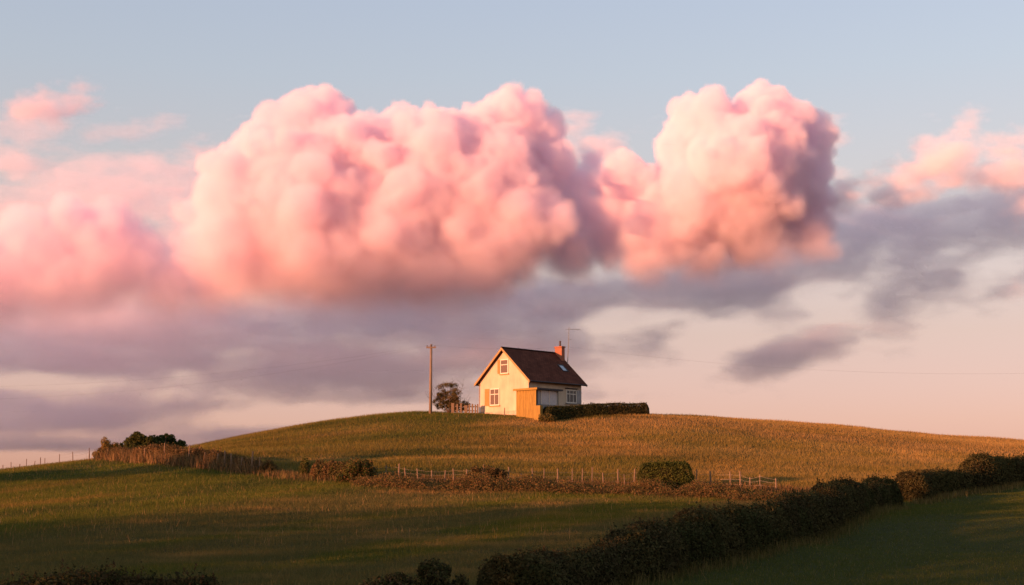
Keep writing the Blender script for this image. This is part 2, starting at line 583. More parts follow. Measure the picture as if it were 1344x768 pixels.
def fit_terrain():
    P, Z = [], []
    for px, py, Y in CTRL:
        p = at(px, py, Y)
        P.append((p.x, p.y)); Z.append(p.z)
    for x in (-60, -25, 0, 25, 60):
        P.append((x, 0)); Z.append(-2.0)
        P.append((x, 22)); Z.append(-2.9)
    for px, d in ((245, 6), (400, 5), (560, 5), (770, 5), (930, 5), (1100, 5), (1344, 5)):
        i = [k for k, c in enumerate(CTRL) if c[0] == px and c[2] > 125][0]
        p = at(*CTRL[i])
        P.append((p.x * 1.1, p.y + 25)); Z.append(p.z - 2.5)
        P.append((p.x * 1.3, p.y + 60)); Z.append(p.z - 9)
    for px, py, Y in ((-150, 632, 108), (0, 618, 115), (60, 611, 117), (110, 607, 119)):
        p = at(px, py, Y)
        P.append((p.x * 1.12, p.y + 14)); Z.append(p.z - 1.2)
        P.append((p.x * 1.3, p.y + 45)); Z.append(p.z - 5)
    P, Z = np.array(P, float), np.array(Z, float)
    n = len(P)
    d = np.linalg.norm(P[:, None] - P[None], axis=2) + 1e-9
    K = d * d * np.log(d) + np.eye(n) * 8.
    A = np.zeros((n + 3, n + 3))
    A[:n, :n] = K
    A[:n, n] = A[n, :n] = 1
    A[:n, n + 1:] = P
    A[n + 1:, :n] = P.T
    w = np.linalg.solve(A, np.concatenate([Z, np.zeros(3)]))
    return P, w


_TP, _TW = fit_terrain()


def ground_z(x, y):
    x, y = np.atleast_1d(np.asarray(x, float)), np.atleast_1d(np.asarray(y, float))
    sh = x.shape
    x, y = x.ravel(), y.ravel()
    z = np.zeros_like(x)
    for a in range(0, len(x), 60000):
        xx, yy = x[a:a + 60000], y[a:a + 60000]
        d2 = (xx[:, None] - _TP[None, :, 0]) ** 2 + (yy[:, None] - _TP[None, :, 1]) ** 2 + 1e-12
        z[a:a + 60000] = (.5 * d2 * np.log(d2)) @ _TW[:-3] + _TW[-3] + _TW[-2] * xx + _TW[-1] * yy
    # beyond the modelled valley the land runs out flat
    e = np.maximum(np.maximum((np.abs(x) - 75) / 60, (y - 165) / 60), np.maximum((-5 - y) / 30, 0))
    wgt = np.clip(e, 0, 1)
    wgt = wgt * wgt * (3 - 2 * wgt)
    z = z * (1 - wgt) + -12. * wgt
    z = z + ((fnoise(x + 500, y + 500, 9, 3, 2) - .5) * .30 + (fnoise(x + 700, y * 1.3 + 700, 2.6, 13, 2) - .5) * .16) * (1 - wgt)
    return z.reshape(sh)


def gz(x, y):
    return float(ground_z([x], [y])[0])


def on_ground(px, py, Y):
    """the ground under a photo pixel at a distance"""
    p = at(px, py, Y)
    return Vector((p.x, p.y, gz(p.x, p.y)))


# field boundaries as polylines (x, y) in metres
FENCE = [on_ground(*c) for c in ((110, 606, 119), (180, 605, 113), (250, 611, 107), (330, 619, 102), (400, 628, 98), (492, 630, 97), (600, 633, 96), (684, 635, 95), (820, 636, 95), (920, 640, 94), (1019, 645, 92), (1100, 655, 88))]
HEDGE = [on_ground(*c) for c in ((655, 810, 40), (740, 790, 43), (860, 752, 50), (1000, 712, 60), (1100, 688, 72), (1160, 665, 84))]
HEDGE_FAR = [on_ground(*c) for c in ((1190, 659, 87), (1260, 646, 93), (1344, 633, 100), (1420, 624, 107))]


def line_y(line, x):
    xs = [p.x for p in line]
    return np.interp(x, xs, [p.y for p in line])


def beyond_fence(x, y):
    return y - line_y(FENCE, x)


def right_of_hedge(x, y):
    l = HEDGE + HEDGE_FAR
    xs = np.interp(y, [p.y for p in l], [p.x for p in l])
    return x - xs


HOUSE_BASE = at(661.5, 546, 126.3)
HOUSE_ROT = -R(44)


def house_local(x, y):
    c, s = math.cos(-HOUSE_ROT), math.sin(-HOUSE_ROT)
    dx, dy = x - HOUSE_BASE.x, y - HOUSE_BASE.y
    return dx * c - dy * s, dx * s + dy * c


def field_colour(x, y):
    """own colours of the grass of the several fields (albedo), with the height of the sward"""
    x, y = np.asarray(x, float), np.asarray(y, float)
    n = len(x)
    up = beyond_fence(x, y)
    rt = right_of_hedge(x, y)
    b1 = fnoise(x * .35 + 100, y * 1.6 + 50, 9, 21, 3)          # bands along the slope
    b2 = fnoise(x * .8 + 10, y * .8 + 90, 14, 31, 3)
    us, vs_ = x * .44 + y * .9, x * .9 - y * .44                 # the way the near fields were worked
    b4 = fnoise(us * .13 + 60, vs_ + 200, 4.5, 51, 3)
    b3 = fnoise(x * .45 + 30, y * 1.5 + 60, 2.2, 41, 3)
    gold, straw, green, dgreen, brown = (np.array(c, np.float32) for c in ((.315, .20, .05), (.385, .24, .08), (.118, .130, .024), (.075, .090, .022), (.115, .105, .034)))
    def mixc(a, b, t):
        t = np.clip(t, 0, 1)[:, None]
        return a * (1 - t) + b * t
    # upper hill: gold with green near the house and along the flank
    hx, hy = house_local(x, y)
    gpatch = np.clip((b1 - .5) * 7 + .45 - (x - 6) / 13, 0, 1)
    hill = mixc(np.tile(gold, (n, 1)), straw, (b3 - .42) * 3 + np.clip((x - 5) / 30, 0, .5))
    hill = mixc(hill, np.tile(green * .8, (n, 1)), gpatch * .68)
    hill = mixc(hill, np.tile(dgreen, (n, 1)), np.clip((fnoise(x * .5 + 33, y * 1.8 + 77, 7, 81, 3) - .56) * 9, 0, .75) * np.clip(1.2 - (x - 4) / 12, 0, 1))
    streak = fnoise(x * .10 + y * .05 + 20, y * 1.1 + x * .12 + 300, 1.7, 91, 3)
    hill = hill * np.clip(.62 + .76 * streak, .6, 1.25)[:, None]
    hill = mixc(hill, np.tile(green, (n, 1)), np.clip((b2 - .58) * 4, 0, .35))
    near = np.clip(1.25 - np.hypot(hx + 2.5, (hy + 3.0) * .8) / 9, 0, 1) * np.clip((4.5 - hx) / 3, 0, 1)
    hill = mixc(hill, np.tile(green * .85, (n, 1)), near * 1.1)
    # left field green, centre field brown and straw, right field dark green
    left = mixc(np.tile(green * .9, (n, 1)), np.tile(gold * .7, (n, 1)), (b4 - .6) * 4)
    left = mixc(left, np.tile(dgreen, (n, 1)), (.47 - b4) * 6)
    d = (y - 93) - (x + 8) * 1.9                                 # >0: up-left of the strip edge
    t = smooth(-6, 8, d + (b2 - .5) * 14)
    mid = mixc(np.tile(brown, (n, 1)), np.tile(green * .8, (n, 1)), (b4 - .46) * 7)
    mid = mixc(mid, np.tile(straw * .75, (n, 1)), (b3 - .6) * 3)
    low = mixc(mid, left, t)
    rgt = mixc(np.tile(dgreen, (n, 1)), np.tile(green * .8, (n, 1)), (b4 - .5) * 5)
    c = mixc(low, hill, smooth(-.5, 1.5, up))
    c = mixc(c, rgt, smooth(-.5, .5, rt) * (up < 8))
    h = np.where(up > 0, .10 + .22 * b1 + .10 * b3, .09 + .16 * b1 + .06 * b3)
    h = np.where((np.abs(hx) < 7) & (hy > -5) & (hy < 12), .10 + .06 * b3, h)
    h = np.where((rt > 0) & (up < 8), .06 + .10 * b1, h)
    return c, h


def ground_material():
    m = bpy.data.materials.new('field_soil')
    m.use_nodes = True
    t = m.node_tree
    b = t.nodes['Principled BSDF']
    b.inputs['Roughness'].default_value = .95
    b.inputs['Specular IOR Level'].default_value = .1
    a = t.nodes.new('ShaderNodeAttribute')
    a.attribute_name = 'field_colour'
    tc_ = t.nodes.new('ShaderNodeTexCoord')
    n = t.nodes.new('ShaderNodeTexNoise')
    n.inputs['Scale'].default_value = 1.4
    n.inputs['Detail'].default_value = 8
    t.links.new(tc_.outputs['Object'], n.inputs['Vector'])
    mr = t.nodes.new('ShaderNodeMapRange')
    mr.inputs['To Min'].default_value = .45
    mr.inputs['To Max'].default_value = 1.1
    t.links.new(n.outputs['Fac'], mr.inputs['Value'])
    mx = t.nodes.new('ShaderNodeMix')
    mx.data_type = 'RGBA'
    mx.blend_type = 'MULTIPLY'
    mx.inputs[0].default_value = 1
    t.links.new(a.outputs['Color'], mx.inputs[6])
    t.links.new(mr.outputs[0], mx.inputs[7])
    t.links.new(mx.outputs[2], b.inputs['Base Color'])
    bp = t.nodes.new('ShaderNodeBump')
    bp.inputs['Strength'].default_value = .8
    bp.inputs['Distance'].default_value = .25
    n3 = t.nodes.new('ShaderNodeTexNoise')
    n3.inputs['Scale'].default_value = 5
    n3.inputs['Detail'].default_value = 5
    t.links.new(tc_.outputs['Object'], n3.inputs['Vector'])
    t.links.new(n3.outputs['Fac'], bp.inputs['Height'])
    t.links.new(bp.outputs[0], b.inputs['Normal'])
    return m


def build_ground():
    def axis(a, b, step, far):
        core = list(np.arange(a, b + .01, step))
        lo_, hi_, s, k = [], [], step, a
        while k > -far:
            s *= 1.5
            k -= s
            lo_.append(k)
        s, k = step, b
        while k < far:
            s *= 1.5
            k += s
            hi_.append(k)
        return np.array(lo_[::-1] + core + hi_)
    X, Y = axis(-85, 85, .55, 14000), axis(-12, 180, .55, 14000)
    gx, gy = np.meshgrid(X, Y)
    z = ground_z(gx, gy)
    nx, ny = len(X), len(Y)
    co = np.stack([gx, gy, z], -1).reshape(-1, 3)
    i = np.arange(nx * ny).reshape(ny, nx)
    q = np.stack([i[:-1, :-1], i[:-1, 1:], i[1:, 1:], i[1:, :-1]], -1).reshape(-1, 4)
    me = bpy.data.meshes.new('ground')
    me.vertices.add(len(co))
    me.vertices.foreach_set('co', co.astype(np.float32).ravel())
    me.loops.add(q.size)
    me.loops.foreach_set('vertex_index', q.astype(np.int32).ravel())
    me.polygons.add(len(q))
    me.polygons.foreach_set('loop_start', np.arange(0, q.size, 4, dtype=np.int32))
    me.polygons.foreach_set('use_smooth', np.ones(len(q), bool))
    me.update(calc_edges=True)
    c, _ = field_colour(co[:, 0], co[:, 1])
    far = (np.abs(co[:, 0]) > 90) | (co[:, 1] > 180) | (co[:, 1] < -10)
    c[far] = (.06, .06, .022)
    a = me.attributes.new('field_colour', 'FLOAT_COLOR', 'POINT')
    cc = np.ones((len(c), 4), np.float32)
    cc[:, :3] = c * .6
    a.data.foreach_set('color', cc.ravel())
    me.materials.append(ground_material())
    o = bpy.data.objects.new('ground', me)
    COL.objects.link(o)
    tag(o, kind='structure')


def blades(x, y, h, w, lean=.35):
    """upright grass blades as slim triangles"""
    n = len(x)
    z = ground_z(x, y) - .03
    t = NR.uniform(0, 2 * math.pi, n)
    b = np.stack([x, y, z], 1)
    side = np.stack([np.cos(t), np.sin(t), np.zeros(n)], 1) * (w * .5)[:, None]
    tip = b + np.stack([NR.normal(0, lean, n) * h, NR.normal(0, lean, n) * h, h], 1)
    return np.stack([b - side, b + side, tip], 1).reshape(-1, 3)


def build_grass():
    parts, cols = [], []
    def region(n, y0, y1, wscale, hs):
        # even over the ground the lens can reach, a little beyond its edges
        y = np.sqrt(NR.uniform(y0 ** 2, y1 ** 2, n))
        x = NR.uniform(-.39, .39, n) * y
        hx, hy = house_local(x, y)
        ok = ~((abs(hx) < 3.1) & (hy > -.1) & (hy < 7.5)) & ~((hx > 2.8) & (hx < 5.5) & (hy > -1.1) & (hy < 2))
        x, y = x[ok], y[ok]
        c, h = field_colour(x, y)
        h = h * NR.uniform(.45, 1.25, len(x)) * hs
        parts.append(blades(x, y, h, NR.uniform(.012, .030, len(x)) * wscale))
        # some stalks are bleached, some stay green
        k = NR.random(len(x))
        c = np.where((k > .92)[:, None], c * .6 + np.array((.14, .095, .035)), c)
        cols.append((c * NR.uniform(.87, 1.13, (len(x), 1))).astype(np.float32))
    region(560000, 40, 75, 1., 1.)
    region(460000, 75, 100, 1.3, 1.05)
    region(620000, 100, 142, 1.6, 1.)
    # tall seeding stalks
    n = 9000
    y = np.sqrt(NR.uniform(60 ** 2, 140 ** 2, n))
    x = NR.uniform(-.39, .39, n) * y
    hx, hy = house_local(x, y)
    ok = ~((abs(hx) < 4.6) & (hy > -2.5) & (hy < 9)) & (right_of_hedge(x, y) < -1)
    x, y = x[ok], y[ok]
    parts.append(blades(x, y, NR.uniform(.25, .5, len(x)), np.full(len(x), .03), .2))
    cols.append(tint_cols(len(x), [(.30, .19, .08), (.24, .15, .06)]))
    o = raw_mesh('grass', np.concatenate(parts), 3, leaf_mat('grass_blades', .35), np.concatenate(cols))
    tag(o, 'rough golden and green grass covering the hill and fields', kind='stuff')


build_ground()
build_grass()


# ------------------------------------------------------------------ hedges and shrubs
LEAF = leaf_mat('leaves', .25)
CORE = mat('hedge_core_shade', (.022, .020, .009), 1, .4, 2, spec=0.)


def resample(line, step):
    p = [np.array((q.x, q.y)) for q in line]
    out = []
    for a, b in zip(p[:-1], p[1:]):
        L = np.linalg.norm(b - a)
        k = max(1, int(L / step))
        for i in range(k):
            out.append(a + (b - a) * i / k)
    out.append(p[-1])
    return np.array(out)


def hedge(name, line, h, w, leaf, n_per_m2, cols, label, cat='hedge', seed=0, rough=.25, square=2.6, lift=0., group=None, hvar=None, shoots=0):
    """a hedge along a ground line: solid dark core and a skin of leaves, lumpy top and sides"""
    c = resample(line, .5)
    m = len(c)
    s = np.concatenate([[0], np.cumsum(np.linalg.norm(np.diff(c, axis=0), axis=1))])
    tan = np.gradient(c, axis=0)
    tan /= np.linalg.norm(tan, axis=1, keepdims=True)
    nor = np.stack([tan[:, 1], -tan[:, 0]], 1)
    gzs = ground_z(c[:, 0], c[:, 1])
    L = s[-1]

    def prof(si, ang, k):
        """radius factor with lumps; ends rounded off"""
        lump = 1 + rough * (fnoise(si * 1.0 + seed * 17.3, ang * 1.3 + 40, 1.6, seed + 5, 3) - .5) * 2
        big = 1 + rough * .9 * (vnoise1(si + seed * 7.7, 4.5, seed + 9) - .5) * 2
        e = np.clip(np.minimum(si, L - si) / (h * .45), 0, 1)
        return lump * big * (1 - (1 - e) ** 2.5) ** .5 * k

    def pts(si, ang, k):
        x0 = np.interp(si, s, c[:, 0]); y0 = np.interp(si, s, c[:, 1]); z0 = np.interp(si, s, gzs)
        nx = np.interp(si, s, nor[:, 0]); ny = np.interp(si, s, nor[:, 1])
        f = prof(si, ang, k)
        ca, sa = np.cos(ang), np.sin(ang)
        q = (np.abs(ca) ** square + np.abs(sa) ** square) ** (-1 / square)
        hh = h if hvar is None else h * np.interp(si / L, *hvar)
        lat, ver = w * .5 * ca * q * f, hh * sa * q * f
        return np.stack([x0 + nx * lat, y0 + ny * lat, z0 + ver - .03 + lift], 1), np.stack([nx * ca / w, ny * ca / w, sa / h], 1)

    # solid dark core, the shade between the leaves put into its colour
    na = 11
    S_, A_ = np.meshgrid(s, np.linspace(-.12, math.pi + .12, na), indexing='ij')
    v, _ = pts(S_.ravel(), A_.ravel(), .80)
    f = []
    for i in range(m - 1):
        for j in range(na - 1):
            f.append((i * na + j, (i + 1) * na + j, (i + 1) * na + j + 1, i * na + j + 1))
    root = empty(name, (c[0][0], c[0][1], gzs[0]))
    me = bpy.data.meshes.new('dark_core')
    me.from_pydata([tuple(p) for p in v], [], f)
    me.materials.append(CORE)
    o = bpy.data.objects.new('dark_core', me)
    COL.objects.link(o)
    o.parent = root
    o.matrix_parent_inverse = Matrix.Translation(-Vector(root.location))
    n = int(n_per_m2 * L * (h * 2 + w))
    si = NR.uniform(0, L, n)
    ne = n // 10
    si[:ne] = np.where(NR.random(ne) < .5, NR.uniform(0, h * .5, ne), L - NR.uniform(0, h * .5, ne))
    an = NR.uniform(-.05, math.pi + .05, n)
    k = 1.03 - NR.exponential(.07, n)
    k = np.where(NR.random(n) < .05, 1 + NR.uniform(0, .14, n), np.clip(k, .72, 1.06))
    p, nr = pts(si, an, k)
    nr /= np.linalg.norm(nr, axis=1, keepdims=True) + 1e-9
    lc = tint_cols(n, cols, .35)
    patch = np.array(cols, np.float32)[(fnoise(si + 31 * seed + 100, an * .8 + 20, 3.2, seed + 70, 2) * 1.6 * len(cols)).astype(int) % len(cols)]
    lc = lc * .45 + patch * .55 * NR.uniform(.7, 1.3, (n, 1))
    # stray shoots standing out of the clipped line
    ns = int(L * shoots)
    if ns:
        ss, sa = NR.uniform(0, L, ns), NR.uniform(.5, math.pi - .5, ns)
        sl = NR.uniform(.08, .34, ns)
        b0, n0 = pts(ss, sa, np.full(ns, .98))
        up_ = np.array((0, 0, 1.)) + NR.normal(0, .28, (ns, 3))
        per = 9
        tt = np.tile(np.linspace(.1, 1, per), ns)
        q = np.repeat(b0, per, 0) + np.repeat(up_ * sl[:, None], per, 0) * tt[:, None] + NR.normal(0, .018, (ns * per, 3))
        p = np.concatenate([p, q])
        nr = np.concatenate([nr, np.repeat(up_, per, 0)])
        lc = np.concatenate([lc, np.repeat(tint_cols(ns, cols, .3), per, 0)])
    lf = raw_mesh('foliage', leaf_quads(p, leaf, nr, .9), 4, LEAF, lc.astype(np.float32), root)
    lf.matrix_parent_inverse = Matrix.Translation(-Vector(root.location))
    tag(root, label, cat, group)
    return root


def shrub(name, base, blobs, leaf, n, cols, label, cat='shrub', stems=5, group=None, airy=False, trunk_r=.06, trunk_col=None, part='foliage', wood='stem'):
    """plant of leaf clumps: blobs are (dx, dy, dz, rx, ry, rz) about the base; limbs reach into each"""
    root = empty(name, base)
    vol = np.array([b[3] * b[4] * b[5] for b in blobs]) ** .67
    vol /= vol.sum()
    P, N = [], []
    for b, f in zip(blobs, vol):
        k = max(8, int(n * f))
        # sub-clumps on each blob give the uneven outline
        nc = 26 if airy else max(5, int(9 + 14 * f))
        d = NR.normal(size=(nc, 3))
        d /= np.linalg.norm(d, axis=1, keepdims=True)
        cc = d * NR.uniform(.45, .85, (nc, 1))
        rr = NR.uniform(.16, .36, nc) if airy else NR.uniform(.28, .55, nc)
        w = NR.integers(0, nc, k)
        e = NR.normal(size=(k, 3))
        e /= np.linalg.norm(e, axis=1, keepdims=True)
        rad = NR.uniform(0, 1, (k, 1)) ** (.6 if airy else .33)
        q = cc[w] + e * rad * rr[w][:, None]
        q = q * np.array(b[3:6]) + np.array(b[:3])
        P.append(q); N.append(e)
    P, N = np.concatenate(P), np.concatenate(N)
    keep = P[:, 2] > .02
    P, N = P[keep], N[keep]
    raw_mesh(part, leaf_quads(P, leaf, N, .9), 4, LEAF, tint_cols(len(P), cols, .35), root)
    mb = MB()
    if airy or stems:
        for k in range(stems):
            b = blobs[k % len(blobs)]
            tip = Vector((b[0] + NR.normal() * b[3] * .5, b[1] + NR.normal() * b[4] * .5, b[2] + abs(NR.normal()) * b[5] * .5))
            mid = tip * .5 + Vector((NR.normal() * .08, NR.normal() * .08, 0))
            mb.tube([(NR.normal() * .06, NR.normal() * .06, -.1), mid, tip], [trunk_r, trunk_r * .6, trunk_r * .2], 5)
            if airy:
                for _ in range(10):
                    t = NR.uniform(.3, 1)
                    a = mid.lerp(tip, t)
                    e = a + Vector((NR.normal() * .4, NR.normal() * .4, abs(NR.normal()) * .45))
                    mb.tube([a, e], [trunk_r * .3, .006], 4)
        mb.build(wood, BARK, root)
    tag(root, label, cat, group)
    return root


BARK = mat('bark', (.10, .07, .045), .9, .4, 8, .5)
G_DARK = [(.040, .044, .016), (.055, .058, .021), (.055, .044, .021), (.078, .066, .026)]
G_MID = [(.06, .075, .02), (.08, .085, .022), (.10, .09, .03)]
RUST = [(.155, .085, .036), (.115, .075, .031), (.18, .112, .043), (.09, .062, .025)]
DRY = [(.24, .14, .06), (.18, .11, .045), (.15, .09, .04), (.10, .08, .03)]

hedge('field_hedge', HEDGE, 1.75, 2.0, .055, 420, G_DARK, 'long dark hedge running diagonally from the bottom edge to the gap', seed=1, rough=.27, square=2.8, shoots=14, hvar=([0, .1, .3, .6, 1], [.66, .68, .82, 1, 1]))
hedge('field_hedge', HEDGE_FAR, 1.75, 2.2, .065, 300, G_DARK + [(.08, .07, .025)], 'dark hedge beyond the gap, reaching the right edge below the hilltop', seed=2, rough=.25, square=3, shoots=10)
hedge('garden_hedge', [on_ground(712, 548, 121.5), on_ground(760, 547, 123.5), on_ground(851, 545, 126)], 1.17, 1.1, .055, 480, G_DARK, 'clipped dark green hedge beside the house on the hilltop', seed=3, rough=.10, square=4)
hedge('roadside_hedge', [on_ground(-120, 800, 38), on_ground(60, 800, 38), on_ground(180, 800, 38.3), on_ground(292, 805, 38.8)], .86, 1.5, .05, 560, G_DARK + [(.07, .045, .02)], 'low dark hedge along the bottom left edge', seed=4, rough=.26, shoots=30)
shrub('bush', on_ground(572, 800, 40), [(0, 0, .5, .8, .7, .75), (.6, .1, .35, .5, .5, .5)], .050, 8049, G_DARK, 'small dark bush at the bottom edge left of the long hedge', 'bush')
shrub('bush', on_ground(512, 800, 40), [(0, 0, .25, 1.0, .7, .5)], .050, 5750, G_DARK + [(.09, .06, .03)], 'low brown bush at the bottom edge, the most sunken one', 'bush')
# bushes along the fence
shrub('bush', on_ground(400, 627, 98.5), [(0, 0, .75, .42, .42, .72), (.05, 0, .35, .5, .45, .4)], .046, 5979, G_MID + [(.14, .11, .04)], 'upright rounded bush at the end of the field gateway', 'bush')
shrub('bush', on_ground(352, 619, 100), [(0, 0, .5, .55, .5, .5), (-.5, .1, .35, .4, .4, .4)], .050, 5060, [(.10, .09, .03), (.15, .10, .04)], 'low scruffy bush at the right end of the dry hedgerow', 'bush')
shrub('bush', on_ground(466, 634, 95), [(0, 0, .8, .9, .7, .85), (.8, .1, .8, .6, .5, .8), (-.7, 0, .5, .6, .5, .5)], .050, 9660, G_MID + RUST[:1], 'dull green bush beside the russet thicket', 'bush')
shrub('bush', on_ground(634, 640, 93), [(0, 0, .7, 1.1, .7, .75), (.9, .1, .6, .7, .6, .6), (-.9, 0, .4, .6, .5, .45)], .050, 9660, RUST[2:] + [(.05, .04, .02)], 'dark brown bush leaning on the wire fence', 'bush')
hedge('bush', [on_ground(836, 643, 92.6), on_ground(874, 645, 92.2), on_ground(912, 646, 92)], 1.66, 1.6, .055, 520, [(.06, .072, .016), (.085, .088, .02), (.05, .055, .016)], 'big clipped green bush standing in the fence line', 'bush', seed=9, rough=.18, square=6, shoots=8)
hedge('russet_thicket', [on_ground(408, 630, 97.4), on_ground(450, 632, 96.6), on_ground(492, 632, 96.4)], 1.5, 1.1, .055, 400, RUST + G_MID[1:] + DRY[2:], 'russet thicket between the upright bush and the dull green bush', 'thicket', seed=6, rough=.45, square=2.2, shoots=16)
hedge('dry_hedgerow', [on_ground(133, 606, 117.5), on_ground(180, 606, 113), on_ground(250, 612, 106.8), on_ground(300, 617, 103), on_ground(345, 620, 101)], 1.22, 1.2, .06, 330, RUST[1:2] + DRY + [(.12, .085, .04), (.10, .07, .03), (.085, .065, .03)], 'dry brown hedgerow curving round the left end of the hill', 'hedgerow', seed=7, rough=.28, square=3.2, shoots=14, hvar=([0, .3, .6, 1], [.8, 1.0, 1.05, .75]))
shrub('bush', on_ground(142, 606, 116.8), [(-.1, 0, .95, .62, .5, .85), (.55, 0, .7, .6, .5, .65), (-.75, 0, .35, .6, .5, .4)], .06, 6500, [(.22, .14, .04), (.16, .12, .035)], 'golden bush at the far left end of the dry hedgerow', 'bush')


def build_stalks():
    """bleached reeds and stalks in the hedgerow, brambles below the fence: nobody could count them"""
    P, C = [], []
    for line, n, h0, h1, sp, cols in (([on_ground(*q) for q in ((138, 606, 117), (180, 606, 112.5), (250, 612, 106.3), (300, 617, 102.5), (340, 620, 100.6))], 4500, .5, 1.2, .5, DRY + [(.10, .07, .035), (.26, .17, .075)]), (FENCE[5:], 7000, .25, .6, .8, DRY + RUST), (FENCE[3:6], 5000, .2, .6, .7, DRY + [(.12, .11, .035), (.14, .12, .04)]),
                                        ([Vector((p_.x + .55, p_.y - .55, 0)) for p_ in HEDGE], 9000, .15, .55, .45, [(.12, .10, .03), (.16, .12, .045), (.09, .085, .025)]),
                                        ([Vector((p_.x + .5, p_.y - .8, 0)) for p_ in HEDGE_FAR], 3500, .15, .5, .45, [(.12, .10, .03), (.16, .12, .045)])):
        c = resample(line, .4)
        i = NR.integers(0, len(c), n)
        x = c[i, 0] + NR.normal(0, sp, n)
        y = c[i, 1] + NR.normal(0, sp, n) - .5
        P.append(blades(x, y, NR.uniform(h0, h1, n), NR.uniform(.04, .08, n) * (.4 if c[:, 1].min() < 80 else 1), .22))
        C.append(tint_cols(n, cols, .4))
    o = raw_mesh('tall_weeds', np.concatenate(P), 3, LEAF, np.concatenate(C))
    tag(o, 'bleached stalks and weeds along the hedgerow and fence', kind='stuff')
    line = [on_ground(*q) for q in ((470, 640, 93.5), (560, 648, 90.5), (684, 648, 90), (820, 650, 89.5), (900, 655, 88.5), (1000, 660, 86), (1050, 662, 84.5))]
    c = resample(line, .3)
    n = 60000
    i = NR.integers(0, len(c), n)
    x = c[i, 0] + NR.normal(0, .3, n)
    y = c[i, 1] + NR.normal(0, 1.0, n) + .6
    lump = fnoise(x + 80, y + 80, 1.7, 61, 3)
    z = ground_z(x, y) + NR.random(n) ** 1.4 * np.clip(lump * 2.0 - .45, .05, 1.1) * .95
    o = raw_mesh('bramble_undergrowth', leaf_quads(np.stack([x, y, z], 1), .05, None), 4, LEAF, tint_cols(n, RUST[:2] + [(.15, .10, .035), (.11, .09, .028), (.13, .08, .03), (.085, .075, .025)], .3))
    tag(o, 'russet bramble undergrowth along the foot of the fence', kind='stuff')


build_stalks()
# trees beyond the left shoulder of the hill
T_COL = [(.045, .055, .018), (.06, .065, .02), (.035, .045, .015)]


def far_tree(px, Y, top_py, blobs, n, cols, label, tr):
    """tree whose foot is hidden by the hill; blobs are (dpx, py, rx, ry in photo pixels)"""
    b = on_ground(px, 598, Y)
    k_ = Y / F_PX
    bl = []
    for dpx, py, rx, ry in blobs:
        c = at(px + dpx, py, Y) - b
        bl.append((c.x, NR.uniform(-.3, .3), c.z, rx * k_, rx * k_ * .9, ry * k_))
    shrub('tree', b, bl, .105, n, cols, label, 'tree', trunk_r=tr, part='crown', wood='trunk')


far_tree(184, 150, 563, [(1, 577, 15, 12), (-9, 585, 14, 12), (10, 584, 14, 12), (0, 588, 18, 12), (-2, 594, 22, 12), (3, 580, 12, 10)], 15000, T_COL + [(.09, .085, .025)], 'rounded tree behind the dry hedgerow, the taller of the pair', .16)
far_tree(212, 152, 567, [(-6, 580, 15, 11), (6, 579, 13, 10), (16, 582, 11, 10), (25, 587, 9, 8), (0, 589, 24, 12), (12, 590, 18, 10)], 15000, T_COL, 'darker tree against the hillside with crown stepping down to the right', .16)
far_tree(158, 147, 580, [(0, 589, 8, 8), (5, 595, 10, 8)], 3000, T_COL + [(.10, .08, .03)], 'small thin tree at the left of the tree clump', .07)
# shrubs by the house
shrub('garden_shrub', on_ground(590, 543, 128.5), [(-.1, 0, 2.1, 1.35, .9, 1.1), (-.6, 0, 1.1, 1.1, .7, .9), (.5, 0, .8, 1.0, .7, .7), (1.3, .2, .7, .7, .6, .6), (-.4, 0, .7, .9, .7, .6), (.9, 0, .6, 1.0, .7, .65), (-.1, 0, 1.5, 1.35, 1.0, .9)], .048, 13500, [(.13, .10, .038), (.10, .092, .032), (.16, .11, .05)], 'thin twiggy shrub between the utility pole and the house', 'shrub', stems=26, airy=True, trunk_r=.03)
shrub('garden_shrub', on_ground(777, 546, 134), [(0, 0, 1.0, .5, .4, .42), (.3, 0, .8, .4, .4, .4)], .06, 1800, G_DARK, 'dark shrub peeping over the clipped hedge at the house corner', 'shrub')
shrub('garden_plant', on_ground(714, 549, 120.8), [(0, 0, .35, .5, .4, .4), (.7, 0, .3, .5, .4, .35)], .06, 1400, [(.12, .09, .03), (.09, .08, .025)], 'low straggling plants at the foot of the porch', 'plants')

# ------------------------------------------------------------------ house
PLASTER = mat('cream_plaster', (.52, .405, .285), .9, .22, 1.3, .25, 30, stretch=(1, 1, .4))
TILE = bpy.data.materials.new('brown_roof_tiles')
TRIM = mat('ochre_trim', (.34, .21, .08), .7, .2, 4)
WHITE = mat('white_paint', (.62, .57, .47), .5, .08, 5)
SHUT = mat('brown_shutter', (.33, .19, .055), .65, .2, 6, stretch=(1, 1, 6))
BRICK = bpy.data.materials.new('red_brick')
PLANK = mat('ochre_planks', (.27, .168, .032), .75, .3, 2.5, .3, 8, stretch=(6, 6, .6))
DARKM = mat('dark_roof_felt', (.05, .042, .042), .8, .2, 5)
GREYP = mat('grey_panel', (.30, .28, .27), .7, .15, 3)
CONC = mat('grey_concrete', (.22, .20, .18), .9, .25, 5, .4)
METAL = mat('dull_metal', (.30, .28, .26), .5, .2, 6, metallic=.6)
WOOD = mat('weathered_wood', (.20, .145, .10), .85, .35, 6, .4, 12, stretch=(4, 4, .5))
CLAY = mat('dark_clay', (.08, .05, .04), .8, .3, 8)


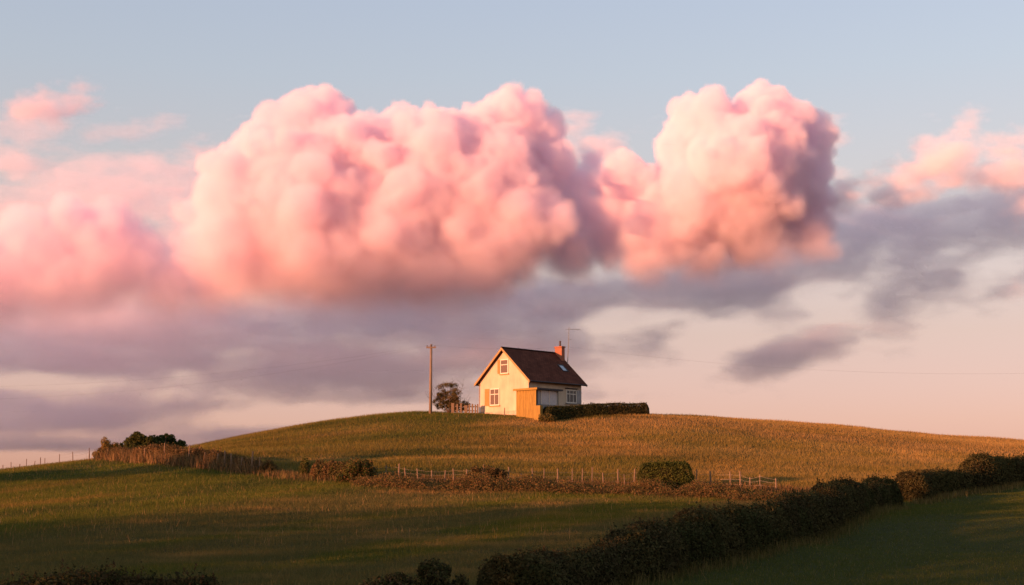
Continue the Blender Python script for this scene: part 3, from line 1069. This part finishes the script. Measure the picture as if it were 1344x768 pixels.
def tile_material(m):
    m.use_nodes = True
    t = m.node_tree
    b = t.nodes['Principled BSDF']
    b.inputs['Roughness'].default_value = .95
    b.inputs['Specular IOR Level'].default_value = .06
    tc_ = t.nodes.new('ShaderNodeTexCoord')
    br = t.nodes.new('ShaderNodeTexBrick')
    br.inputs['Scale'].default_value = 1
    br.inputs['Brick Width'].default_value = .3
    br.inputs['Row Height'].default_value = .22
    br.inputs['Mortar Size'].default_value = .012
    br.inputs['Color1'].default_value = (.085, .030, .019, 1)
    br.inputs['Color2'].default_value = (.115, .042, .026, 1)
    br.inputs['Mortar'].default_value = (.028, .014, .012, 1)
    t.links.new(tc_.outputs['UV'], br.inputs['Vector'])
    n = t.nodes.new('ShaderNodeTexNoise')
    n.inputs['Scale'].default_value = 1.2
    n.inputs['Detail'].default_value = 6
    t.links.new(tc_.outputs['Object'], n.inputs['Vector'])
    mx = t.nodes.new('ShaderNodeMix')
    mx.data_type = 'RGBA'
    mx.blend_type = 'OVERLAY'
    mx.inputs[0].default_value = .5
    t.links.new(br.outputs[0], mx.inputs[6])
    t.links.new(n.outputs['Fac'], mx.inputs[7])
    t.links.new(mx.outputs[2], b.inputs['Base Color'])
    bp = t.nodes.new('ShaderNodeBump')
    bp.inputs['Strength'].default_value = .6
    bp.inputs['Distance'].default_value = .03
    t.links.new(br.outputs['Fac'], bp.inputs['Height'])
    bp.invert = True
    t.links.new(bp.outputs[0], b.inputs['Normal'])


def brick_material(m):
    m.use_nodes = True
    t = m.node_tree
    b = t.nodes['Principled BSDF']
    b.inputs['Roughness'].default_value = .9
    tc_ = t.nodes.new('ShaderNodeTexCoord')
    mp = t.nodes.new('ShaderNodeMapping')
    mp.inputs['Rotation'].default_value = (R(90), 0, 0)
    br = t.nodes.new('ShaderNodeTexBrick')
    br.inputs['Scale'].default_value = 1
    br.inputs['Brick Width'].default_value = .22
    br.inputs['Row Height'].default_value = .075
    br.inputs['Mortar Size'].default_value = .008
    br.inputs['Color1'].default_value = (.33, .10, .045, 1)
    br.inputs['Color2'].default_value = (.26, .075, .035, 1)
    br.inputs['Mortar'].default_value = (.22, .15, .10, 1)
    t.links.new(tc_.outputs['Object'], mp.inputs[0])
    t.links.new(mp.outputs[0], br.inputs['Vector'])
    t.links.new(br.outputs[0], b.inputs['Base Color'])


tile_material(TILE)
brick_material(BRICK)


def pane_material(name, col, refl=.35):
    m = bpy.data.materials.new(name)
    m.use_nodes = True
    t = m.node_tree
    b = t.nodes['Principled BSDF']
    b.inputs['Base Color'].default_value = (*col, 1)
    b.inputs['Roughness'].default_value = .6
    b.inputs['Coat Weight'].default_value = .5
    b.inputs['Coat Roughness'].default_value = .04
    tc_ = t.nodes.new('ShaderNodeTexCoord')
    w_ = t.nodes.new('ShaderNodeTexWave')
    w_.inputs['Scale'].default_value = 5
    w_.inputs['Distortion'].default_value = 1.5
    t.links.new(tc_.outputs['Object'], w_.inputs['Vector'])
    r = t.nodes.new('ShaderNodeValToRGB')
    r.color_ramp.elements[0].color = (*[c * .55 for c in col], 1)
    r.color_ramp.elements[1].color = (*col, 1)
    t.links.new(w_.outputs['Fac'], r.inputs[0])
    t.links.new(r.outputs[0], b.inputs['Base Color'])
    return m


PANE = pane_material('curtained_glass', (.11, .06, .034))
PANE_DARK = pane_material('dark_glass', (.04, .04, .042))
SKYGLASS = bpy.data.materials.new('roof_glass')
SKYGLASS.use_nodes = True
_b = SKYGLASS.node_tree.nodes['Principled BSDF']
_b.inputs['Base Color'].default_value = (.12, .16, .20, 1)
_b.inputs['Roughness'].default_value = .08
_b.inputs['Specular IOR Level'].default_value = 1
_b.inputs['Coat Weight'].default_value = 1

W2, HL, EH, RH = 3.0, 7.0, 3.34, 6.05          # half width, length, eaves, ridge (metres)
house = empty('house', HOUSE_BASE, HOUSE_ROT)
tag(house, 'cream gabled cottage with dark brown tiled roof on the hilltop', 'house')
# walls: pentagonal shell, with openings filled by frames set into reveals
wl = MB()
zb = -1.2
TH = RH - .24
wl.add([(-W2, 0, zb), (W2, 0, zb), (W2, 0, EH), (0, 0, TH), (-W2, 0, EH), (-W2, HL, zb), (W2, HL, zb), (W2, HL, EH), (0, HL, TH), (-W2, HL, EH)],
       [(0, 1, 2, 3, 4), (9, 8, 7, 6, 5), (1, 6, 7, 2), (5, 0, 4, 9), (4, 3, 8, 9), (3, 2, 7, 8), (0, 5, 6, 1)])
wl.build('wall', PLASTER, house)
pl = MB()
pl.box((-W2 - .03, -.03, zb), (W2 - .25, -.002, .42))
pl.build('plinth', mat('mottled_plinth', (.42, .33, .24), .9, .3, 2.2, .3, 20), house)  # plinth band, mottled and a little darker than the wall


def slope_slab(side, y0, y1, ov, thick, lift):
    """one roof slope as a slab; side +1 right, -1 left"""
    k = (RH - EH) / W2
    xe = W2 + ov
    ze = EH - ov * k
    n = Vector((k, 0, 1)).normalized()
    o = []
    for y in (y0, y1):
        for (x, z) in ((0, RH), (xe, ze)):
            for s in (0, 1):
                o.append(Vector((side * x + side * n.x * thick * s * (x > 0), y, z + lift + thick * s * (n.z if x > 0 else 1 / n.z))))
    return o


rf = bpy.data.meshes.new('roof')
vs, fs, uvs = [], [], []
for side in (1, -1):
    p = slope_slab(side, -.32, HL + .28, .4, .13, -.14)
    b = len(vs)
    vs += p
    # p: y0:(ridge lo,hi, eave lo,hi) y1: same
    q = [(1, 3, 7, 5), (0, 4, 6, 2), (2, 6, 7, 3), (0, 2, 3, 1), (4, 5, 7, 6)]
    fs += [tuple(b + i for i in (f if side > 0 else f[::-1])) for f in q]
rf.from_pydata([tuple(v) for v in vs], [], fs)
uvl = rf.uv_layers.new(name='UVMap')
for poly in rf.polygons:
    for li in poly.loop_indices:
        v = rf.vertices[rf.loops[li].vertex_index].co
        uvl.data[li].uv = (v.y, math.hypot(v.x, RH - v.z))
rf.materials.append(TILE)
roof = bpy.data.objects.new('roof', rf)
COL.objects.link(roof)
roof.parent = house
rg = MB()
yy = -.34
rr = random.Random(4)
while yy < HL + .28:
    rg.tube([(0, yy, RH + .02 + rr.uniform(-.008, .008)), (0, min(yy + .36, HL + .30), RH + .02)], .095, 8)
    yy += .37
rg.build('ridge_tiles', TILE, roof)
# bargeboards on both gables, fascia and gutter under the eaves
k = (RH - EH) / W2
for y0, y1 in ((-.36, -.322), (HL + .282, HL + .32)):
    for side in (1, -1):
        bb = MB()
        xe, ze = W2 + .43, EH - .43 * k
        pts_ = []
        for z_off in (-.20, .03):
            for (x, z) in ((0, RH), (xe, ze)):
                pts_.append((side * x, z + z_off))
        a, b, c, d = pts_
        v8 = [(a[0], y0, a[1]), (b[0], y0, b[1]), (d[0], y0, d[1]), (c[0], y0, c[1]), (a[0], y1, a[1]), (b[0], y1, b[1]), (d[0], y1, d[1]), (c[0], y1, c[1])]
        bb.add(v8, [(0, 1, 2, 3), (7, 6, 5, 4), (0, 4, 5, 1), (1, 5, 6, 2), (2, 6, 7, 3), (3, 7, 4, 0)])
        bb.build('bargeboard', TRIM, house)
for side in (1, -1):
    gt = MB()
    xe, ze = W2 + .43, EH - .4 * k - .06
    gt.tube([(side * (xe + .03), -.3, ze), (side * (xe + .03), HL + .27, ze)], .055, 7)
    gt.build('gutter', DARKM, house)
dp = MB()
dp.tube([(-W2 - .05, -.06, -.2), (-W2 - .05, -.06, EH - .35), (-W2 - .36, -.06, EH - .5)], .035, 6)
dp.build('downpipe', TRIM, house)


def window(face, u, z, w, h, bars=(1, 2), pane=PANE, deep=.05):
    """window on the gable (face 'g', u along x) or on the long wall (face 's', u along y)"""
    def P(a, b, c):
        # a along wall, b out of wall, c up
        return (a, -b, c) if face == 'g' else (W2 + b, a, c)
    def bx(m_, a0, a1, b0, b1, c0, c1):
        p, q = P(a0, b0, c0), P(a1, b1, c1)
        m_.box(tuple(min(i, j) for i, j in zip(p, q)), tuple(max(i, j) for i, j in zip(p, q)))
    fr = MB()
    t = .085
    for a0, a1, c0, c1 in ((u - w / 2, u - w / 2 + t, z, z + h), (u + w / 2 - t, u + w / 2, z, z + h), (u - w / 2 + t, u + w / 2 - t, z, z + t), (u - w / 2 + t, u + w / 2 - t, z + h - t, z + h)):
        bx(fr, a0, a1, -.02, deep, c0, c1)
    nv, nh = bars
    for i in range(1, nv + 1):
        a = u - w / 2 + w * i / (nv + 1)
        bx(fr, a - .025, a + .025, -.02, deep - .012, z + t, z + h - t)
    for i in nh if isinstance(nh, (list, tuple)) else [j / (nh + 1) for j in range(1, nh + 1)]:
        c = z + h * i
        bx(fr, u - w / 2 + t, u + w / 2 - t, -.02, deep - .015, c - .03, c + .03)
    f = fr.build('window', WHITE, house)
    pn = MB()
    bx(pn, u - w / 2 + t, u + w / 2 - t, -.01, .012, z + t, z + h - t)
    pn.build('pane', pane, f)
    sl = MB()
    bx(sl, u - w / 2 - .08, u + w / 2 + .08, -.01, .12, z - .09, z - .003)
    sl.build('sill', TRIM if face == 'g' else CONC, f)
    return f


def shutter(face, a0, a1, z, h):
    m_ = MB()
    n = max(3, int((a1 - a0) / .14))
    for i in range(n):
        x0, x1 = a0 + (a1 - a0) * i / n, a0 + (a1 - a0) * (i + 1) / n - .012
        if face == 'g':
            m_.box((x0, -.05, z), (x1, -.004, z + h))
        else:
            m_.box((W2 + .004, x0, z), (W2 + .05, x1, z + h))
    for zz in (z + h * .15, z + h * .8):
        if face == 'g':
            m_.box((a0, -.068, zz), (a1, -.052, zz + .1))
        else:
            m_.box((W2 + .052, a0, zz), (W2 + .068, a1, zz + .1))
    m_.build('shutter', SHUT if face == 'g' else GREYP, house)


# gable windows: small upper one, larger lower one with shutters to their left
window('g', .06, 3.74, .98, 1.30, (0, [.62]))
shutter('g', -.78, -.46, 3.78, 1.24)
window('g', -1.15, .97, 1.2, 1.52, (1, [.66]))
shutter('g', -2.38, -1.79, .97, 1.52)
# long wall
window('s', 5.6, 1.25, 1.4, 1.2, (2, [.68]), PANE_DARK)
shutter('s', 6.34, 6.94, 1.25, 1.2)
hd = MB()
hd.box((W2 + .002, 4.75, 2.53), (W2 + .14, 6.4, 2.60))
hd.build('window_hood', DARKM, house)
# chimney at the far end of the ridge, on the near side of the slope
ch = MB()
ch.box((.02, 6.72, 4.6), (.86, 7.14, 6.52))
ch.box((-.03, 6.67, 6.52), (.91, 7.19, 6.66))
chim = ch.build('chimney', BRICK, house)
cp = MB()
cp.tube([(.48, 6.93, 6.66), (.48, 6.93, 7.12)], [.09, .075], 8)
cp.tube([(.48, 6.93, 7.12), (.48, 6.93, 7.17)], .105, 8)
cp.build('chimney_pot', CLAY, chim)
# skylight lying in the right slope


def on_slope(y, d, h):
    """point on the right slope d metres down from the ridge, h above the tiles"""
    n = Vector((k, 0, 1)).normalized()
    a = Vector((1, 0, -k)).normalized()
    return Vector((0, y, RH)) + a * d + n * h


def slope_box(m_, y0, y1, d0, d1, h0, h1):
    m_.hexa([on_slope(y0, d0, h0), on_slope(y0, d1, h0), on_slope(y1, d1, h0), on_slope(y1, d0, h0), on_slope(y0, d0, h1), on_slope(y0, d1, h1), on_slope(y1, d1, h1), on_slope(y1, d0, h1)])


sf = MB()
y0, y1, d0, d1 = 5.5, 6.25, 1.85, 2.85
for a in ((y0, y1, d0, d0 + .09), (y0, y1, d1 - .09, d1), (y0, y0 + .09, d0 + .09, d1 - .09), (y1 - .09, y1, d0 + .09, d1 - .09)):
    slope_box(sf, *a, -.06, .09)
sk_ = sf.build('skylight', DARKM, house)
sg = MB()
slope_box(sg, y0 + .09, y1 - .09, d0 + .09, d1 - .09, -.05, .06)
sg.build('pane', SKYGLASS, sk_)
# lean-to porch at the near corner
PX0, PX1, PY0, PY1, PH = W2 - .18, W2 + 2.05, -1.25, 1.6, 2.02
pw = MB()
n = 13
for i in range(n):
    a = PX0 - .12 + (PX1 - PX0 + .12) * i / n
    b = PX0 - .12 + (PX1 - PX0 + .12) * (i + 1) / n - .012
    pw.box((a, PY0 + rr.uniform(0, .012), -1.), (b, PY0 + .05, PH))
pw.build('porch_boarding', PLANK, house)
bk = MB()
bk.box((PX0 - .12, PY0 + .052, -1.), (PX1, PY0 + .09, PH))
bk.build('porch_frame', DARKM, house)
bk = MB()
bk.box((PX0 - .12, PY0 + .1, -1), (PX0 - .04, -.04, PH))
bk.build('porch_side', PLANK, house)
for yy in (PY0 + .12, PY1 - .1):
    bk = MB()
    bk.box((PX1 - .1, yy, .8), (PX1, yy + .1, PH))
    bk.build('porch_post', DARKM, house)
lw = MB()
lw.box((PX1 - .12, PY0 + .1, -1.), (PX1 + .01, PY1, .78))
lw.build('porch_wall', CONC, house)
gl = MB()
gl.box((PX1 - .07, PY0 + .24, .79), (PX1 - .04, PY0 + .62, PH))
gl.build('porch_door', GREYP, house)
for yy in (PY0 + .70, (PY0 + PY1) / 2 + .32, PY1 - .145):
    wp = MB()
    wp.box((PX1 - .08, yy - .035, .79), (PX1 - .01, yy + .035, PH - .02))
    wp.build('porch_mullion', WHITE, house)
gg = MB()
gg.box((PX1 - .06, PY0 + .735, .80), (PX1 - .045, PY1 - .16, PH - .03))
gg.build('porch_glazing', pane_material('frosted_glass', (.42, .40, .40)), house)
pr = MB()
pr.box((PX0 - .30, PY0 - .18, PH + .003), (PX1 + .3, -.035, PH + .15))
pr.box((W2 + .004, -.035, PH + .003), (PX1 + .3, PY1 + .3, PH + .15))
pr.build('porch_roof', DARKM, house)
fb = MB()
fb.box((PX0 - .31, PY0 - .21, PH - .02), (PX1 + .31, PY0 - .183, PH + .16))
fb.build('porch_fascia', PLANK, house)
bx_ = MB()
bx_.box((PX1 + .05, PY0 - .3, -.9), (PX1 + .75, PY0 + .05, .62))
bin_ = bx_.build('wooden_crate', PLANK, None, bevel=.01)
bin_.location = HOUSE_BASE
bin_.rotation_euler = (0, 0, HOUSE_ROT)
tag(bin_, 'ochre wooden box standing against the porch corner', 'box')

# aerial on the far end of the roof


def house_point(x, y, z):
    return Matrix.Translation(HOUSE_BASE) @ Matrix.Rotation(HOUSE_ROT, 4, 'Z') @ Vector((x, y, z))


mb0 = house_point(1.1, 7.2, 4.6)
ae = empty('aerial_mast', mb0)
tag(ae, 'thin metal aerial mast on the roof behind the chimney', 'aerial')
m_ = MB()
m_.tube([(0, 0, 0), (.12, 0, 1.9), (.2, 0, 3.85)], [.04, .035, .028], 6)
m_.build('mast', METAL, ae)
m_ = MB()
m_.tube([(-.12, 0, 3.65), (1.25, 0, 3.62)], .022, 5)
an_ = m_.build('antenna', METAL, ae)
for q, s_ in ((-.05, .22), (.5, .05), (.9, .05), (1.2, .09)):
    m_ = MB()
    m_.tube([(q, -.2, 3.64 - s_ * .3), (q, .2, 3.64 + s_ * .3)], .012, 4)
    m_.build('dipole', METAL, an_)
m_ = MB()
m_.tube([(.14, 0, 2.7), (.42, 0, 2.7)], .018, 5)
m_.build('bracket', METAL, ae)

# ------------------------------------------------------------------ utility pole and wires
pb = on_ground(565, 542, 128)
pole_h = at(565, 452, 128).z - pb.z
up = empty('utility_pole', pb)
tag(up, 'weathered wooden utility pole left of the house', 'pole')
m_ = MB()
m_.tube([(0, 0, -.4), (0, 0, pole_h * .5), (.02, 0, pole_h)], [.15, .125, .10], 9)
m_.build('pole', WOOD, up, True)
m_ = MB()
m_.box((-.42, -.17, pole_h - .36), (.46, -.08, pole_h - .22))
ca = m_.build('crossarm', WOOD, up, bevel=.008)
for q in (-.34, .0, .36):
    m_ = MB()
    m_.tube([(q, -.125, pole_h - .22), (q, -.125, pole_h - .14), (q, -.125, pole_h - .08)], [.02, .045, .03], 7)
    m_.build('insulator', CLAY, ca)
WIRE = mat('black_cable', (.06, .05, .05), .6, .1, 3)


def wire(a, b, sag, label, r=.0042):
    a, b = Vector(a), Vector(b)
    n = 28
    pts_ = []
    for i in range(n + 1):
        t = i / n
        p = a.lerp(b, t)
        p.z -= 4 * sag * t * (1 - t)
        pts_.append(p)
    w_ = MB()
    w_.tube(pts_, r, 4)
    o = w_.build('overhead_wire', WIRE)
    tag(o, label, 'wire', 'overhead wires')


top = Vector((pb.x, pb.y, pb.z + pole_h))
wire(top + Vector((-.34, -.125, -.1)), at(-140, 508, 128), 1.1, 'upper overhead wire sagging from the utility pole to the left edge')
wire(top + Vector((0, -.125, -.1)), at(-140, 526, 124), 1.3, 'lower overhead wire sagging from the utility pole to the left edge')
wire(top + Vector((.36, -.125, -.1)), house_point(1.2, 7.2, 6.6), .25, 'short wire from the utility pole to the aerial mast', .005)
wire(house_point(1.22, 7.2, 6.6), at(1500, 484, 135), 1.3, 'long wire from the aerial mast to the right edge', .0048)

# ------------------------------------------------------------------ fences
POSTM = mat('pale_fence_wood', (.19, .13, .078), .85, .35, 9, .4, 15, stretch=(4, 4, .6))
DPOST = mat('dark_fence_wood', (.14, .10, .08), .9, .35, 9, .4, 15, stretch=(4, 4, .6))
STEEL = mat('galvanised_wire', (.22, .19, .17), .5, .2, 5, metallic=.7)


def fence(name, posts, label, m, wires=(.35, .62, .88), rmin=.035, rmax=.06, sag=.03):
    """posts are (px, py of the foot, distance, height)"""
    P = [(on_ground(px, py, Y), h) for px, py, Y, h in posts]
    root = empty(name, P[0][0])
    o0 = P[0][0]
    r_ = random.Random(len(posts))
    for p, h in P:
        q = p - o0
        rad = r_.uniform(rmin, rmax)
        lx, ly = r_.gauss(0, .045) * h, r_.gauss(0, .045) * h
        b = MB()
        b.tube([(q.x, q.y, q.z - .25), (q.x + lx * .5, q.y + ly * .5, q.z + h * .5), (q.x + lx, q.y + ly, q.z + h)], [rad, rad * .95, rad * .85], 7)
        b.build('post', m, root)
    for wz in wires:
        b = MB()
        pts_ = []
        for i, (p, h) in enumerate(P):
            q = p - o0
            pts_.append((q.x, q.y - .06, q.z + wz * min(h, 1.1)))
            if i < len(P) - 1:
                n_ = (P[i + 1][0] - o0 + q) * .5
                pts_.append((n_.x, n_.y - .06, n_.z + wz * (min(h, 1.1) + min(P[i + 1][1], 1.1)) * .5 - sag))
        b.tube(pts_, .005, 4)
        b.build('wire', STEEL, root)
    tag(root, label, 'fence')


rr = random.Random(8)
xs = [492, 507.5, 523, 533, 549, 566.6, 583.5, 596, 613.5, 632, 650, 667, 684, 699, 714, 732, 751, 764, 777, 792, 811, 820, 832, 850, 870, 890, 913.6, 933.5, 959, 972, 984.5, 997.5, 1019]
fy = lambda x: float(np.interp(x, [492, 600, 684, 820, 920, 1019], [630, 633, 635, 636, 640, 645]))
fd = lambda x: float(np.interp(x, [492, 600, 684, 820, 920, 1019], [96.2, 95.2, 94.2, 94.2, 93.2, 91.2]))
fence('wire_fence', [(x, fy(x), fd(x), rr.choice([.85, .95, 1.05, 1.2, 1.3])) for x in xs], 'wire fence of uneven wooden posts along the foot of the hill', POSTM, rmin=.035, rmax=.06)
xl = [190, 215, 247, 268, 284, 295, 304, 316, 329.5, 340]
hy_ = lambda x: float(np.interp(x, [180, 250, 300, 345], [606, 612, 617, 620]))
hd_ = lambda x: float(np.interp(x, [180, 250, 300, 345], [112, 105.8, 102, 100]))
fence('hedgerow_fence', [(x, hy_(x), hd_(x) - .3, rr.choice([1.1, 1.25, 1.4, 1.55])) for x in xl], 'row of old posts standing in the dry hedgerow', POSTM, wires=(.5,), rmin=.035, rmax=.065)
xf = [-12, 4.4, 15, 25.6, 34.5, 44.5, 53, 58.7, 77.5, 95.6, 117]
fence('far_fence', [(x, 612, 119, h) for x, h in zip(xf, (.8, .7, .85, .6, .95, .7, .9, .8, .95, .95, 1.1))], 'thin dark wire fence on the skyline at the far left', DPOST, rmin=.03, rmax=.045)
# short picket fence left of the gable
pf_pts = [594, 600, 605, 611.5, 616, 620, 624, 627]
p0 = on_ground(594, 545, 127.6)
pf = empty('picket_fence', p0)
tag(pf, 'short row of grey wooden pickets beside the gable wall', 'fence')
for x, hh, ww in zip(pf_pts, (.95, .85, .9, .75, .85, .9, .85, .9), (.26, .15, .15, .28, .15, .16, .14, .13)):
    q = on_ground(x, 545, 127.6) - p0
    m_ = MB()
    m_.box((q.x - ww / 2, -.03, q.z - .3), (q.x + ww / 2, .03, q.z + hh))
    m_.build('picket', POSTM, pf)
m_ = MB()
for zz in (.25, .62):
    q = on_ground(627, 545, 127.6) - p0
    m_.hexa([(0, .034, zz), (q.x, .034, q.z + zz), (q.x, .07, q.z + zz), (0, .07, zz), (0, .034, zz + .08), (q.x, .034, q.z + zz + .08), (q.x, .07, q.z + zz + .08), (0, .07, zz + .08)])
m_.build('rail', WOOD, pf)
st = on_ground(662, 548, 124)
m_ = MB()
m_.tube([(0, 0, -.2), (.02, 0, .75)], [.045, .04], 7)
stake = m_.build('garden_stake', WOOD)
stake.location = st
tag(stake, 'short wooden stake in the grass before the gable', 'stake')

# ------------------------------------------------------------------ wood and tall trees added out of view, shaped to shade the near fields
def build_shade_wood():
    prof = ([-70, 0, 14, 20, 25, 29, 33, 37], [14, 14, 13, 11.5, 9.0, 6.8, 4.6, 2.0])  # top heights chosen for where the shade should end on the fields
    n = 18500
    y = NR.uniform(-70, 37, n)
    top = np.interp(y, *prof) + 1.5 + (fnoise(y + 300, y * 0 + 7, 5, 71, 3) - .5) * 3
    x = -75 + NR.uniform(-5, 5, n)
    z0 = ground_z(x, y)
    z = z0 + (top - z0) * NR.beta(1.0, 1.7, n)
    o = raw_mesh('shade_wood', leaf_quads(np.stack([x, y, z], 1), .55, None), 4, LEAF, tint_cols(n, T_COL, .3))
    tag(o, 'unseen belt of foliage added left of the view to shade the fields', kind='stuff')


build_shade_wood()
for yy_, zc, ry, rz in ((76, 5.6, 3.2, 1.5), (70, 7.6, 3.4, 1.5), (63.5, 9.0, 3.4, 1.5)):  # crowns added off to the left to cast a dark streak
    g_ = gz(-75, yy_)
    shrub('tree', (-75, yy_, g_), [(0, 0, zc - g_, 2.2, ry, rz), (.5, .8, zc - g_ - .3, 2, ry * .6, rz * .9)], .3, 2600, T_COL, 'unseen bare-stemmed tree added left of the view for its shadow streak', 'tree', trunk_r=.2, part='crown', wood='trunk', group='added shade trees left of the view')
